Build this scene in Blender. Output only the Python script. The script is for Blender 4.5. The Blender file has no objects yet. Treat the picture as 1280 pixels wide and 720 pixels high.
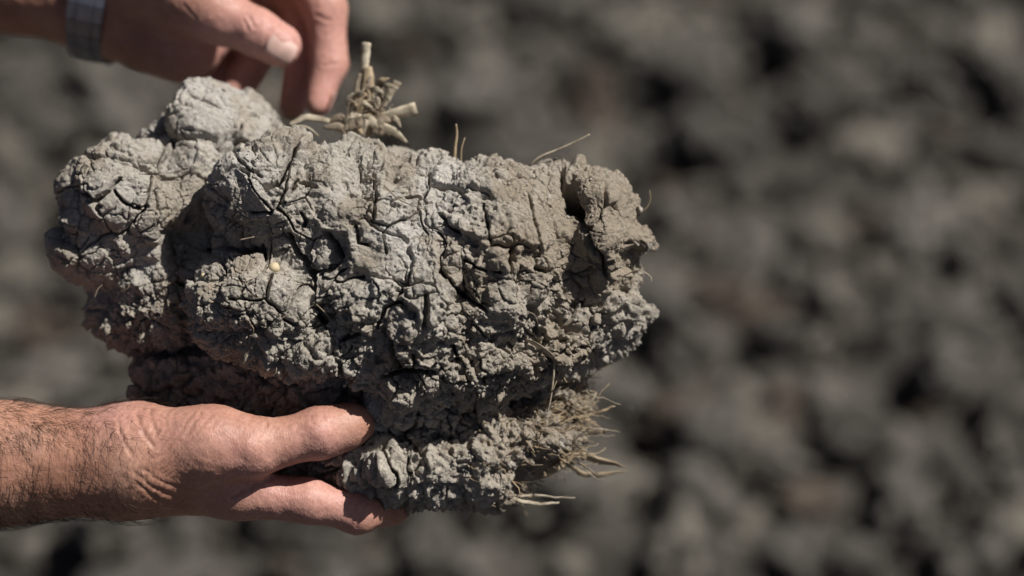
import bpy, bmesh, math, random
import numpy as np
from mathutils import Vector, Matrix

random.seed(7)
RNG = np.random.default_rng(11)
SC = bpy.context.scene
COL = SC.collection
# ------------------------------------------------------------------ camera, sky, sun, exposure
PITCH = math.radians(35.0)          # camera looks down at the field
LENS = 85.0
DIST = 1.40                         # metres from the lens to the held clod
S = 36.0 / LENS * DIST / 1280.0     # metres per photo pixel at the clod
P0 = Vector((0, 0, 1.25))           # the held clod is carried a metre above the soil
FWD = Vector((0, math.cos(PITCH), -math.sin(PITCH)))
UPV = Vector((0, math.sin(PITCH), math.cos(PITCH)))

cam = bpy.data.cameras.new("camera")
cam.lens = LENS
cam.sensor_width = 36.0
cam.clip_start = 0.05
cam.clip_end = 2000
cam.dof.use_dof = True
cam.dof.focus_distance = DIST - 0.012
cam.dof.aperture_fstop = 2.55
cam.dof.aperture_blades = 0
camo = bpy.data.objects.new("camera", cam)
COL.objects.link(camo)
camo.location = P0 - FWD * DIST
camo.rotation_euler = (math.pi / 2 - PITCH, 0, 0)
SC.camera = camo

# direction TO the sun: right, up and towards the camera
sun_cam = Vector((0.56, 0.68, 0.475)).normalized()
SUN = (Vector((1, 0, 0)) * sun_cam.x + UPV * sun_cam.y - FWD * sun_cam.z).normalized()
sun_elev = math.asin(SUN.z)
sun_az = math.atan2(SUN.x, SUN.y)
world = bpy.data.worlds.new("World")
SC.world = world
world.use_nodes = True
wn = world.node_tree
wn.nodes.clear()
sky = wn.nodes.new("ShaderNodeTexSky")
sky.sky_type = 'NISHITA'
sky.sun_disc = False
sky.sun_elevation = sun_elev
sky.sun_rotation = sun_az
sky.air_density = 0.27
sky.dust_density = 1.2
bg = wn.nodes.new("ShaderNodeBackground")
bg.inputs[1].default_value = 0.05
wo = wn.nodes.new("ShaderNodeOutputWorld")
wn.links.new(sky.outputs[0], bg.inputs[0])
wn.links.new(bg.outputs[0], wo.inputs[0])

sl = bpy.data.lights.new("sun", 'SUN')
sl.energy = 5.0
sl.angle = math.radians(0.53)
sl.color = (1.0, 0.955, 0.89)
suno = bpy.data.objects.new("sun", sl)
COL.objects.link(suno)
suno.rotation_euler = SUN.to_track_quat('Z', 'Y').to_euler()
suno.location = (3, -1, 6)

SC.view_settings.view_transform = 'Standard'
SC.view_settings.look = 'None'
SC.view_settings.exposure = 0.2
SC.view_settings.gamma = 1.0
SC.view_settings.use_curve_mapping = False
SC.cycles.use_denoising = True
SC.cycles.max_bounces = 5
# ------------------------------------------------------------------ numeric helpers
def at(px, py, d=0.0):
    """photo pixel at a depth d (in clod-pixels behind the clod plane) -> clod frame, unit = S metres"""
    m = 1.0 + d * S / DIST
    return np.array(((px - 640.0) * m, d, (360.0 - py) * m))

def back(P):
    m = 1.0 + P[:, 1] * S / DIST
    return 640.0 + P[:, 0] / m, 360.0 - P[:, 2] / m

def hashf(ix, iy, iz, k=0):
    u = np.uint32
    h = ix.astype(u) * u(374761393) + iy.astype(u) * u(668265263) + iz.astype(u) * u(2246822519) + u((k * 974634541) & 0xFFFFFFFF)
    h = (h ^ (h >> u(13))) * u(1274126177)
    h = (h ^ (h >> u(16))) * u(2246822519)
    h = h ^ (h >> u(15))
    return (h & u(0xFFFFFF)).astype(np.float32) / np.float32(0xFFFFFF)

def vnoise(P, k=0):
    """value noise, about -1..1"""
    f = np.floor(P)
    t = (P - f).astype(np.float32)
    i = f.astype(np.int32)
    t = t * t * t * (t * (t * 6 - 15) + 10)
    out = 0
    for dx in (0, 1):
        wx = t[:, 0] if dx else 1 - t[:, 0]
        for dy in (0, 1):
            wy = t[:, 1] if dy else 1 - t[:, 1]
            for dz in (0, 1):
                wz = t[:, 2] if dz else 1 - t[:, 2]
                out = out + wx * wy * wz * hashf(i[:, 0] + dx, i[:, 1] + dy, i[:, 2] + dz, k)
    return out * 2 - 1

def fbm(P, octv=3, k=0, gain=0.5):
    a, s, tot = 1.0, 0, 0
    for o in range(octv):
        s = s + a * vnoise(P * (2.03 ** o) + 17.3 * o, k + o)
        tot += a
        a *= gain
    return s / tot

def worley(P, k=0, near=False):
    """F1, F2, cell value, offset from the cell's seed (in cells)"""
    f = np.floor(P)
    i = f.astype(np.int32)
    t = (P - f).astype(np.float32)
    n = len(P)
    F1 = np.full(n, 9.0, np.float32)
    F2 = np.full(n, 9.0, np.float32)
    ID = np.zeros(n, np.float32)
    if near:                                   # the eight closest cells only
        sg = np.where(t > 0.5, 1, -1).astype(np.int32)
        offs = [(a * sg[:, 0], b * sg[:, 1], c * sg[:, 2]) for a in (0, 1) for b in (0, 1) for c in (0, 1)]
    else:
        offs = [(a, b, c) for a in (-1, 0, 1) for b in (-1, 0, 1) for c in (-1, 0, 1)]
    D = np.zeros((n, 3), np.float32)
    for (dx, dy, dz) in offs:
        h = hashf(i[:, 0] + dx, i[:, 1] + dy, i[:, 2] + dz, k)
        ex = dx + h - t[:, 0]
        ey = dy + (h * 531.17) % 1.0 - t[:, 1]
        ez = dz + (h * 7919.31) % 1.0 - t[:, 2]
        d = ex * ex + ey * ey + ez * ez
        c = d < F1
        F2 = np.where(c, F1, np.minimum(F2, d))
        ID[c] = h[c]
        D[c, 0], D[c, 1], D[c, 2] = ex[c], ey[c], ez[c]
        F1 = np.where(c, d, F1)
    return np.sqrt(F1), np.sqrt(F2), (ID * 9281.7) % 1.0, -D

def tilt(ID, D):
    """every cell is a tilted facet"""
    g = np.stack([(ID * 37.7) % 1.0, (ID * 91.3) % 1.0, (ID * 173.9) % 1.0], 1) - 0.5
    return (g * D).sum(1) * 2.0

def sstep(a, b, x):
    t = np.clip((x - a) / (b - a), 0, 1)
    return t * t * (3 - 2 * t)

def smin(a, b, k):
    h = np.maximum(k - np.abs(a - b), 0) / k
    return np.minimum(a, b) - h * h * k * 0.25

def surface_nets(fn, lo, hi, h):
    lo = np.array(lo, float)
    n = np.ceil((np.array(hi, float) - lo) / h).astype(int) + 1
    F = np.empty(n, np.float32)
    ys, zs = np.meshgrid(np.arange(n[1]), np.arange(n[2]), indexing='ij')
    step = max(1, int(400000 / (n[1] * n[2])))
    for x0 in range(0, n[0], step):
        x1 = min(n[0], x0 + step)
        m = x1 - x0
        P = np.empty((m, n[1], n[2], 3), np.float32)
        P[..., 0] = (lo[0] + h * np.arange(x0, x1))[:, None, None]
        P[..., 1] = (lo[1] + h * ys)[None]
        P[..., 2] = (lo[2] + h * zs)[None]
        F[x0:x1] = fn(P.reshape(-1, 3)).reshape(m, n[1], n[2])
    F[0] = F[-1] = 99
    F[:, 0] = F[:, -1] = 99
    F[:, :, 0] = F[:, :, -1] = 99
    neg = F < 0
    cnt = np.zeros((n[0] - 1, n[1] - 1, n[2] - 1), np.int8)
    corners = [(a, b, c) for a in (0, 1) for b in (0, 1) for c in (0, 1)]
    sl = lambda a, b, c: (slice(a, n[0] - 1 + a), slice(b, n[1] - 1 + b), slice(c, n[2] - 1 + c))
    for c in corners:
        cnt += neg[sl(*c)]
    act = (cnt > 0) & (cnt < 8)
    idx = -np.ones(act.shape, np.int64)
    A = np.argwhere(act)
    idx[act] = np.arange(len(A))
    V = np.zeros((len(A), 3))
    W = np.zeros(len(A))
    for c in corners:
        for ax in range(3):
            if c[ax]:
                continue
            d = list(c)
            d[ax] = 1
            fa = F[A[:, 0] + c[0], A[:, 1] + c[1], A[:, 2] + c[2]].astype(float)
            fb = F[A[:, 0] + d[0], A[:, 1] + d[1], A[:, 2] + d[2]].astype(float)
            m = (fa < 0) != (fb < 0)
            t = np.where(m, fa / np.where(m, fa - fb, 1), 0)
            p = np.array(c, float)[None] + 0 * A
            p[:, ax] = t
            V += np.where(m[:, None], p, 0)
            W += m
    V = lo + h * (A + V / W[:, None])
    quads = []
    for ax in range(3):
        b, c = (ax + 1) % 3, (ax + 2) % 3
        s0 = [slice(1, n[i] - 1) for i in range(3)]
        s0[ax] = slice(0, n[ax] - 1)
        s1 = list(s0)
        s1[ax] = slice(1, n[ax])
        n0, n1 = neg[tuple(s0)], neg[tuple(s1)]
        e = np.argwhere(n0 != n1)
        inv = n1[e[:, 0], e[:, 1], e[:, 2]]
        off = np.ones(3, int)
        off[ax] = 0
        e = e + off
        q = []
        for (db, dc) in ((-1, -1), (0, -1), (0, 0), (-1, 0)):
            o = e.copy()
            o[:, b] += db
            o[:, c] += dc
            q.append(idx[o[:, 0], o[:, 1], o[:, 2]])
        q = np.stack(q, 1)
        q[inv] = q[inv][:, ::-1]
        quads.append(q)
    return V, np.concatenate(quads)

def mesh_np(name, V, quads, smooth=True):
    me = bpy.data.meshes.new(name)
    V = np.asarray(V, np.float32)
    quads = np.asarray(quads, np.int32)
    k = quads.shape[1]
    me.vertices.add(len(V))
    me.vertices.foreach_set('co', V.ravel())
    me.loops.add(quads.size)
    me.loops.foreach_set('vertex_index', quads.ravel())
    me.polygons.add(len(quads))
    me.polygons.foreach_set('loop_start', np.arange(0, quads.size, k, dtype=np.int32))
    me.polygons.foreach_set('loop_total', np.full(len(quads), k, np.int32))
    me.update(calc_edges=True)
    if smooth:
        me.polygons.foreach_set('use_smooth', np.ones(len(quads), bool))
    return me

def subdiv(V, Q, name, passes=2):
    """split every quad in four and smooth: V, Q from surface_nets"""
    n = len(V)
    E = np.concatenate([np.sort(Q[:, [i, (i + 1) % 4]], 1) for i in range(4)])
    key = E[:, 0].astype(np.int64) * n + E[:, 1]
    uk, inv = np.unique(key, return_inverse=True)
    a, b = uk // n, uk % n
    def relax(V):
        acc = np.zeros_like(V)
        cnt = np.bincount(a, minlength=n) + np.bincount(b, minlength=n)
        for c in range(3):
            acc[:, c] = np.bincount(a, V[b, c], n) + np.bincount(b, V[a, c], n)
        return 0.4 * V + 0.6 * acc / np.maximum(cnt, 1)[:, None]
    for _ in range(passes):
        V = relax(V)
    m = len(Q)
    fn = np.cross(V[Q[:, 2]] - V[Q[:, 0]], V[Q[:, 3]] - V[Q[:, 1]])
    front = fn[:, 1] / (np.linalg.norm(fn, axis=1) + 1e-9) < 0.6      # the far side keeps its larger faces
    W = np.concatenate([V, 0.5 * (V[a] + V[b]), V[Q].mean(1)])
    e = [n + inv[i * m:(i + 1) * m] for i in range(4)]
    f = n + len(uk) + np.arange(m)
    Q2 = np.concatenate([np.stack([Q[:, i], e[i], f, e[(i + 3) % 4]], 1)[front] for i in range(4)] + [Q[~front]])
    used, Q2 = np.unique(Q2, return_inverse=True)
    return mesh_np(name, W[used], Q2.reshape(-1, 4))

def co_of(me):
    a = np.empty(len(me.vertices) * 3, np.float32)
    me.vertices.foreach_get('co', a)
    return a.reshape(-1, 3)

def no_of(me):
    a = np.empty(len(me.vertices) * 3, np.float32)
    me.vertices.foreach_get('normal', a)
    return a.reshape(-1, 3)

def set_attr(me, name, vals):
    at_ = me.attributes.get(name) or me.attributes.new(name, 'FLOAT', 'POINT')
    at_.data.foreach_set('value', np.asarray(vals, np.float32))

def link(name, me, mat=None, parent=None):
    o = bpy.data.objects.new(name, me)
    COL.objects.link(o)
    if mat is not None and not me.materials:
        me.materials.append(mat)
    if parent is not None:
        o.parent = parent
    return o

def tag(o, label=None, cat=None, group=None, kind=None):
    if label: o['label'] = label
    if cat: o['category'] = cat
    if group: o['group'] = group
    if kind: o['kind'] = kind
    return o

LOCAL = Matrix.Rotation(-PITCH, 4, 'X')      # clod frame -> world rotation
def thing(name, base):
    o = bpy.data.objects.new(name, None)
    COL.objects.link(o)
    o.empty_display_size = 0.05
    o.matrix_world = Matrix.Translation(P0) @ LOCAL @ Matrix.Translation(Vector(base) * S)
    return o

def ell(P, c, r):
    r = np.array(r, np.float32)
    q = (P - np.array(c, np.float32)) / r
    k0 = np.sqrt((q * q).sum(1)) + 1e-6
    g = q / r
    k1 = np.sqrt((g * g).sum(1)) + 1e-6
    return k0 * (k0 - 1) / k1

def rcone(P, a, b, ra, rb, flat=None):
    """tapered capsule from a to b"""
    a = np.asarray(a, np.float32); b = np.asarray(b, np.float32)
    ba = b - a
    L2 = float((ba * ba).sum())
    t = np.clip(((P - a) @ ba) / L2, 0, 1)
    d = P - a - t[:, None] * ba
    return np.sqrt((d * d).sum(1)) - (ra + (rb - ra) * t)
# ------------------------------------------------------------------ materials
def nodes_mat(name):
    m = bpy.data.materials.new(name)
    m.use_nodes = True
    nt = m.node_tree
    b = nt.nodes['Principled BSDF']
    return m, nt, b

def nd(nt, kind, **kw):
    n = nt.nodes.new(kind)
    for k, v in kw.items():
        if k.startswith('i_'):
            n.inputs[k[2:].replace('_', ' ')].default_value = v
        else:
            setattr(n, k, v)
    return n

def ramp(nt, stops):
    r = nt.nodes.new('ShaderNodeValToRGB')
    e = r.color_ramp.elements
    e[0].position, e[0].color = stops[0][0], (*stops[0][1], 1)
    e[1].position, e[1].color = stops[-1][0], (*stops[-1][1], 1)
    for p, c in stops[1:-1]:
        n = e.new(p)
        n.color = (*c, 1)
    return r

def mix(nt, fac, a, b, mode='MIX'):
    m = nt.nodes.new('ShaderNodeMix')
    m.data_type = 'RGBA'
    m.blend_type = mode
    for sock, v in ((m.inputs['Factor'], fac), (m.inputs['A'], a), (m.inputs['B'], b)):
        if isinstance(v, (int, float)):
            sock.default_value = v
        elif isinstance(v, tuple):
            sock.default_value = (*v, 1)
        else:
            nt.links.new(v, sock)
    return m.outputs['Result']

def soil_material(name, dark, mid, pale, warm, scale=1.0, bump=1.0, attrs=True, objrand=0.0):
    m, nt, b = nodes_mat(name)
    tc = nd(nt, 'ShaderNodeTexCoord')
    mp = nd(nt, 'ShaderNodeMapping')
    mp.inputs['Scale'].default_value = (scale,) * 3
    nt.links.new(tc.outputs['Object'], mp.inputs[0])
    def noise(sc, det=6, rough=0.6):
        n = nd(nt, 'ShaderNodeTexNoise')
        n.inputs['Scale'].default_value = sc
        n.inputs['Detail'].default_value = det
        n.inputs['Roughness'].default_value = rough
        nt.links.new(mp.outputs[0], n.inputs['Vector'])
        return n
    n1 = noise(28, 8, 0.65)
    rp = ramp(nt, [(0.25, dark), (0.5, mid), (0.75, pale)])
    nt.links.new(n1.outputs['Fac'], rp.inputs[0])
    col = rp.outputs[0]
    n2 = noise(13, 5)
    rw = ramp(nt, [(0.5, (0, 0, 0)), (0.72, (1, 1, 1))])
    nt.links.new(n2.outputs['Fac'], rw.inputs[0])
    wf = nd(nt, 'ShaderNodeMath', operation='MULTIPLY')
    nt.links.new(rw.outputs[0], wf.inputs[0])
    wf.inputs[1].default_value = 0.5
    col = mix(nt, wf.outputs[0], col, warm)
    # fine grains: pale and dark specks
    n3 = noise(420, 4, 0.7)
    rg = ramp(nt, [(0.3, (0.48, 0.47, 0.46)), (0.46, (1, 1, 1)), (0.68, (1.32, 1.31, 1.29))])
    nt.links.new(n3.outputs['Fac'], rg.inputs[0])
    col = mix(nt, 1.0, col, rg.outputs[0], 'MULTIPLY')
    if attrs:
        a = nd(nt, 'ShaderNodeAttribute', attribute_name='pale')
        col = mix(nt, a.outputs['Fac'], col, (0.57, 0.548, 0.512))
        a2 = nd(nt, 'ShaderNodeAttribute', attribute_name='brown')
        col = mix(nt, a2.outputs['Fac'], col, (0.30, 0.248, 0.186))
    if objrand:
        oi = nd(nt, 'ShaderNodeObjectInfo')
        mr = nd(nt, 'ShaderNodeMapRange')
        mr.inputs['To Min'].default_value = 1 - objrand
        mr.inputs['To Max'].default_value = 1 + objrand
        nt.links.new(oi.outputs['Random'], mr.inputs[0])
        hs = nd(nt, 'ShaderNodeHueSaturation')
        nt.links.new(mr.outputs[0], hs.inputs['Value'])
        nt.links.new(col, hs.inputs['Color'])
        col = hs.outputs[0]
    nt.links.new(col, b.inputs['Base Color'])
    b.inputs['Roughness'].default_value = 0.95
    b.inputs['Specular IOR Level'].default_value = 0.15
    b1 = nd(nt, 'ShaderNodeBump')
    b1.inputs['Strength'].default_value = bump
    b1.inputs['Distance'].default_value = 0.0017
    nb = noise(520, 6, 0.72)
    nt.links.new(nb.outputs['Fac'], b1.inputs['Height'])
    b2 = nd(nt, 'ShaderNodeBump')
    b2.inputs['Strength'].default_value = bump
    b2.inputs['Distance'].default_value = 0.003
    nb2 = noise(150, 6, 0.65)
    nt.links.new(nb2.outputs['Fac'], b2.inputs['Height'])
    nt.links.new(b1.outputs[0], b2.inputs['Normal'])
    nt.links.new(b2.outputs[0], b.inputs['Normal'])
    return m

M_CLOD = soil_material('dry_grey_clay', (0.31, 0.286, 0.248), (0.415, 0.386, 0.338), (0.51, 0.477, 0.423), (0.36, 0.305, 0.245))
M_FIELD = soil_material('field_soil', (0.05, 0.046, 0.041), (0.078, 0.072, 0.064), (0.11, 0.101, 0.09), (0.09, 0.072, 0.057), attrs=False)  # ground colour set darker than the clods, deepening the shade in the gaps
M_FC = [soil_material('field_clod_grey', (0.145, 0.135, 0.121), (0.215, 0.201, 0.181), (0.285, 0.267, 0.24), (0.19, 0.163, 0.135), attrs=False, objrand=0.35),
        soil_material('field_clod_buff', (0.235, 0.217, 0.186), (0.32, 0.297, 0.257), (0.39, 0.363, 0.318), (0.31, 0.266, 0.208), attrs=False, objrand=0.2),
        soil_material('field_clod_brown', (0.13, 0.108, 0.09), (0.18, 0.148, 0.122), (0.23, 0.192, 0.16), (0.20, 0.145, 0.11), attrs=False, objrand=0.2)]

def straw_material(name, c1, c2):
    m, nt, b = nodes_mat(name)
    tc = nd(nt, 'ShaderNodeTexCoord')
    n = nd(nt, 'ShaderNodeTexNoise')
    n.inputs['Scale'].default_value = 160
    nt.links.new(tc.outputs['Object'], n.inputs['Vector'])
    r = ramp(nt, [(0.35, c1), (0.68, c2)])
    nt.links.new(n.outputs['Fac'], r.inputs[0])
    nt.links.new(r.outputs[0], b.inputs['Base Color'])
    b.inputs['Roughness'].default_value = 0.75
    b.inputs['Specular IOR Level'].default_value = 0.3
    return m
M_STRAW = straw_material('dry_straw', (0.24, 0.18, 0.115), (0.45, 0.355, 0.235))
M_HUSK = straw_material('pale_husk', (0.25, 0.21, 0.15), (0.55, 0.48, 0.37))
M_ROOT = straw_material('dry_root', (0.16, 0.125, 0.09), (0.28, 0.23, 0.17))

def skin_material():
    m, nt, b = nodes_mat('tanned_skin')
    tc = nd(nt, 'ShaderNodeTexCoord')
    n = nd(nt, 'ShaderNodeTexNoise')
    n.inputs['Scale'].default_value = 38
    n.inputs['Detail'].default_value = 5
    nt.links.new(tc.outputs['Object'], n.inputs['Vector'])
    r = ramp(nt, [(0.3, (0.29, 0.142, 0.094)), (0.5, (0.40, 0.208, 0.143)), (0.72, (0.475, 0.27, 0.195))])
    nt.links.new(n.outputs['Fac'], r.inputs[0])
    a = nd(nt, 'ShaderNodeAttribute', attribute_name='pink')
    col = mix(nt, a.outputs['Fac'], r.outputs[0], (0.53, 0.282, 0.238))
    nf = nd(nt, 'ShaderNodeTexNoise')
    nf.inputs['Scale'].default_value = 420
    nf.inputs['Detail'].default_value = 3
    nt.links.new(tc.outputs['Object'], nf.inputs['Vector'])
    rf = ramp(nt, [(0.3, (0.8, 0.76, 0.74)), (0.7, (1.12, 1.12, 1.12))])
    nt.links.new(nf.outputs['Fac'], rf.inputs[0])
    col = mix(nt, 0.75, col, rf.outputs[0], 'MULTIPLY')
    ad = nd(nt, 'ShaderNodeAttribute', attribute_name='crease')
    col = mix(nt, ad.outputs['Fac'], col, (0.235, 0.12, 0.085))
    nt.links.new(col, b.inputs['Base Color'])
    b.inputs['Roughness'].default_value = 0.52
    b.inputs['Specular IOR Level'].default_value = 0.38
    b.inputs['Subsurface Weight'].default_value = 0.12
    b.inputs['Subsurface Radius'].default_value = (1.0, 0.35, 0.2)
    b.inputs['Subsurface Scale'].default_value = 0.004
    # fine skin lines: a cellular net stretched across the limb plus pores
    mp = nd(nt, 'ShaderNodeMapping')
    mp.inputs['Scale'].default_value = (1.0, 0.62, 0.62)
    nt.links.new(tc.outputs['Object'], mp.inputs[0])
    v = nd(nt, 'ShaderNodeTexVoronoi', feature='DISTANCE_TO_EDGE')
    v.inputs['Scale'].default_value = 620
    nt.links.new(mp.outputs[0], v.inputs['Vector'])
    b1 = nd(nt, 'ShaderNodeBump')
    b1.inputs['Strength'].default_value = 0.4
    b1.inputs['Distance'].default_value = 0.0006
    nt.links.new(v.outputs['Distance'], b1.inputs['Height'])
    b2 = nd(nt, 'ShaderNodeBump')
    b2.inputs['Strength'].default_value = 0.32
    b2.inputs['Distance'].default_value = 0.0012
    nn = nd(nt, 'ShaderNodeTexNoise')
    nn.inputs['Scale'].default_value = 230
    nn.inputs['Detail'].default_value = 5
    nt.links.new(mp.outputs[0], nn.inputs['Vector'])
    nt.links.new(nn.outputs['Fac'], b2.inputs['Height'])
    nt.links.new(b1.outputs[0], b2.inputs['Normal'])
    nt.links.new(b2.outputs[0], b.inputs['Normal'])
    return m
M_SKIN = skin_material()

def plain(name, c, rough=0.5, metal=0.0, var=0.15, scale=90, spec=0.5):
    m, nt, b = nodes_mat(name)
    tc = nd(nt, 'ShaderNodeTexCoord')
    n = nd(nt, 'ShaderNodeTexNoise')
    n.inputs['Scale'].default_value = scale
    nt.links.new(tc.outputs['Object'], n.inputs['Vector'])
    r = ramp(nt, [(0.3, tuple(x * (1 - var) for x in c)), (0.7, tuple(x * (1 + var) for x in c))])
    nt.links.new(n.outputs['Fac'], r.inputs[0])
    nt.links.new(r.outputs[0], b.inputs['Base Color'])
    b.inputs['Roughness'].default_value = rough
    b.inputs['Metallic'].default_value = metal
    b.inputs['Specular IOR Level'].default_value = spec
    return m
M_NAIL = plain('fingernail', (0.50, 0.33, 0.285), 0.5, spec=.3)
M_HAIR = plain('dark_arm_hair', (0.055, 0.032, 0.02), 0.55)
M_STEEL = plain('brushed_steel', (0.24, 0.25, 0.285), 0.45, 0.85, 0.1)
M_DIAL = plain('dark_dial', (0.03, 0.035, 0.05), 0.25)
M_PEB = plain('yellow_pebble', (0.50, 0.42, 0.27), 0.7)
M_SLEEVE = plain('dark_blue_cloth', (0.05, 0.06, 0.09), 0.9)
# ------------------------------------------------------------------ the field
def lump_disp(P, sc, seed):
    """rough clod relief for unit-size lumps, P in units of radius"""
    w = P + 0.16 * np.stack([fbm(P * 1.7 + 9 * seed + k * 31, 2, k) for k in range(3)], 1)
    F1, F2, ID, D = worley(w * 1.15 + seed * 7.7, seed)
    G1, G2, IG, DG = worley(w * 3.3 + seed * 3.1, seed + 50)
    return (0.30 * fbm(P * 1.1 + seed * 5, 3, seed) + 0.30 * (ID - 0.5) + 0.40 * tilt(ID, D) - 0.16 * np.exp(-((F2 - F1) / 0.06) ** 2)
            + 0.10 * (IG - 0.5) + 0.13 * tilt(IG, DG) - 0.05 * np.exp(-((G2 - G1) / 0.09) ** 2) + 0.05 * fbm(P * 7, 3, seed))

def ico(sub):
    bm = bmesh.new()
    bmesh.ops.create_icosphere(bm, subdivisions=sub, radius=1)
    V = np.array([v.co[:] for v in bm.verts], np.float32)
    Fc = np.array([[v.index for v in f.verts] for f in bm.faces])
    bm.free()
    return V, Fc

def lump_mesh(name, seed, sub, squash, mat):
    V, Fc = ico(sub)
    d = lump_disp(V, 1, seed)
    W = V * (1 + 1.45 * d)[:, None] * np.array(squash)
    me = mesh_np(name, W, Fc, smooth=True)
    if mat: me.materials.append(mat)
    return me

# ground sheet: fine under the camera's view, stretched to the horizon
def axis(c, fine, n, far):
    a = np.linspace(-fine, fine, n)
    g = fine * np.exp(np.linspace(0, math.log(far / fine), 40))[1:]
    return np.concatenate([-g[::-1], a, g]) + c
gx, gy = axis(0.0, 1.9, 210, 900.0), axis(2.0, 1.9, 210, 900.0)
GX, GY = np.meshgrid(gx, gy, indexing='ij')
PP = np.stack([GX.ravel(), GY.ravel(), 0 * GX.ravel()], 1)
damp = np.exp(-np.maximum(np.hypot(PP[:, 0], PP[:, 1] - 1.7) - 3, 0) / 20)
ghz = (0.07 * fbm(PP / 0.24, 3, 3) + 0.03 * fbm(PP / 0.09, 3, 8)) * damp
wf1, wf2, wid, wdd = worley(PP / 0.085 + 3.3, 21)
ghz += damp * (0.028 * (0.55 - wf1) - 0.02 * np.exp(-((wf2 - wf1) / 0.15) ** 2))
PP[:, 2] = ghz
nx, ny = len(gx), len(gy)
ii, jj = np.meshgrid(np.arange(nx - 1), np.arange(ny - 1), indexing='ij')
q = np.stack([ii * ny + jj, (ii + 1) * ny + jj, (ii + 1) * ny + jj + 1, ii * ny + jj + 1], -1).reshape(-1, 4)
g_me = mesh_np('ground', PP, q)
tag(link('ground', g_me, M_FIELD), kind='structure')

def ground_h(x, y):
    i = int(np.clip(np.searchsorted(gx, x), 1, nx - 1))
    j = int(np.clip(np.searchsorted(gy, y), 1, ny - 1))
    return float(ghz.reshape(nx, ny)[i, j])

CAMP = np.array(camo.location)
def proj(p):
    v = np.asarray(p) - CAMP
    dep = v @ np.array(FWD)
    k = DIST / S / dep
    return 640 + v[0] * k * 1.0 * S / S, 360 - (v @ np.array(UPV)) * k, dep
# dart-throw clods of falling size over the field in view and a margin round it
spots = []
cell = {}
def free(x, y, r):
    for i in range(int((x - .16) // .1), int((x + .16) // .1) + 1):
        for j in range(int((y - .16) // .1), int((y + .16) // .1) + 1):
            for (a, b_, c) in cell.get((i, j), ()):
                if (a - x) ** 2 + (b_ - y) ** 2 < (0.74 * (c + r)) ** 2:
                    return False
    return True
rr = random.Random(5)
for rad, tries in ((0.080, 16), (0.060, 130), (0.046, 480), (0.036, 1300), (0.028, 800), (0.020, 900)):
    for _ in range(tries):
        x, y = rr.uniform(-1.6, 1.6), rr.uniform(0.5, 3.7)
        r = rad * rr.uniform(0.85, 1.15)
        if free(x, y, r):
            spots.append((x, y, r))
            cell.setdefault((int(x // .1), int(y // .1)), []).append((x, y, r))
def hidden(px, py, rp):
    # wholly behind the held clod or the lower arm
    m = rp + 30
    return ((px - 440) / max(370 - m, 1)) ** 2 + ((py - 330) / max(190 - m, 1)) ** 2 < 1 and rp < 120
variants = []
squashes = [(1, .86, .72), (1.1, .8, .82), (.92, 1.05, .7), (1.15, .9, .66), (.9, .9, .92), (1.0, .78, .85)]
for t in range(3):
    variants.append([lump_mesh('soil_clod', 3 + 7 * t + k, 4, squashes[k], M_FC[t]) for k in range(6 if t == 0 else 4)])
CL_TONE = ['rough grey', 'pale buff', 'reddish brown']
CL_SIZE = ['small', 'fist-sized', 'large']
inview, rest = [], []
for (x, y, r) in spots:
    z = ground_h(x, y)
    px, py, dep = proj((x, y, z + r * 0.4))
    rp = r * DIST / S / dep
    (inview if (-rp * .6 < px < 1280 + rp * .6 and -rp * .6 < py < 720 + rp * .6 and not hidden(px, py, rp)) else rest).append((rp, x, y, z, r))
inview.sort(reverse=True)
rest += inview[298:]
for (rp, x, y, z, r) in inview[:298]:
    u = rr.random()
    wp = 0.27 - 0.15 * min(1, max(-1, x / .7))      # more buff clods leftwards, imitating the lens's light fall-off to the right
    t = 1 if u < wp else (2 if u < wp + .12 else 0)
    o = bpy.data.objects.new('soil_clod', rr.choice(variants[t]))
    COL.objects.link(o)
    o.location = (x, y, z + r * rr.uniform(0.15, 1.1))
    o.scale = (r, r, r * rr.uniform(0.85, 1.2))
    o.rotation_euler = (rr.uniform(-.6, .6), rr.uniform(-.6, .6), rr.uniform(0, 6.3))
    z_ = CL_SIZE[0 if r < 0.032 else (1 if r < 0.05 else 2)]
    tag(o, f'{z_} {CL_TONE[t]} soil clod lying in the ploughed field behind the hands', 'soil clod', f'{z_} {CL_TONE[t]} clods in the field')
# the remaining clods and crumbs: one mass
cv, cf = [], []
low = ico(2)
low1 = ico(1)
lowsh = []
for k in range(8):
    d = lump_disp(low[0], 1, 70 + k)
    lowsh.append(low[0] * (1 + d)[:, None] * np.array(squashes[k % 6]))
tinysh = [low1[0] * (1 + 1.3 * lump_disp(low1[0], 1, 90 + k))[:, None] for k in range(8)]
def add_low(x, y, z, r, tiny=False):
    W = (tinysh if tiny else lowsh)[rr.randrange(8)] * r
    a = rr.uniform(0, 6.3)
    c, s_ = math.cos(a), math.sin(a)
    W = np.stack([W[:, 0] * c - W[:, 1] * s_, W[:, 0] * s_ + W[:, 1] * c, W[:, 2]], 1) + np.array((x, y, z))
    cf.append((low1 if tiny else low)[1] + sum_n[0])
    sum_n[0] += len(W)
    cv.append(W)
sum_n = [0]
for (rp, x, y, z, r) in rest:
    add_low(x, y, z + r * .3, r)
for _ in range(2200):
    x, y = rr.uniform(-1.5, 1.5), rr.uniform(0.6, 3.6)
    r = rr.uniform(0.006, 0.02)
    add_low(x, y, ground_h(x, y) + r * .4, r, True)
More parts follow.
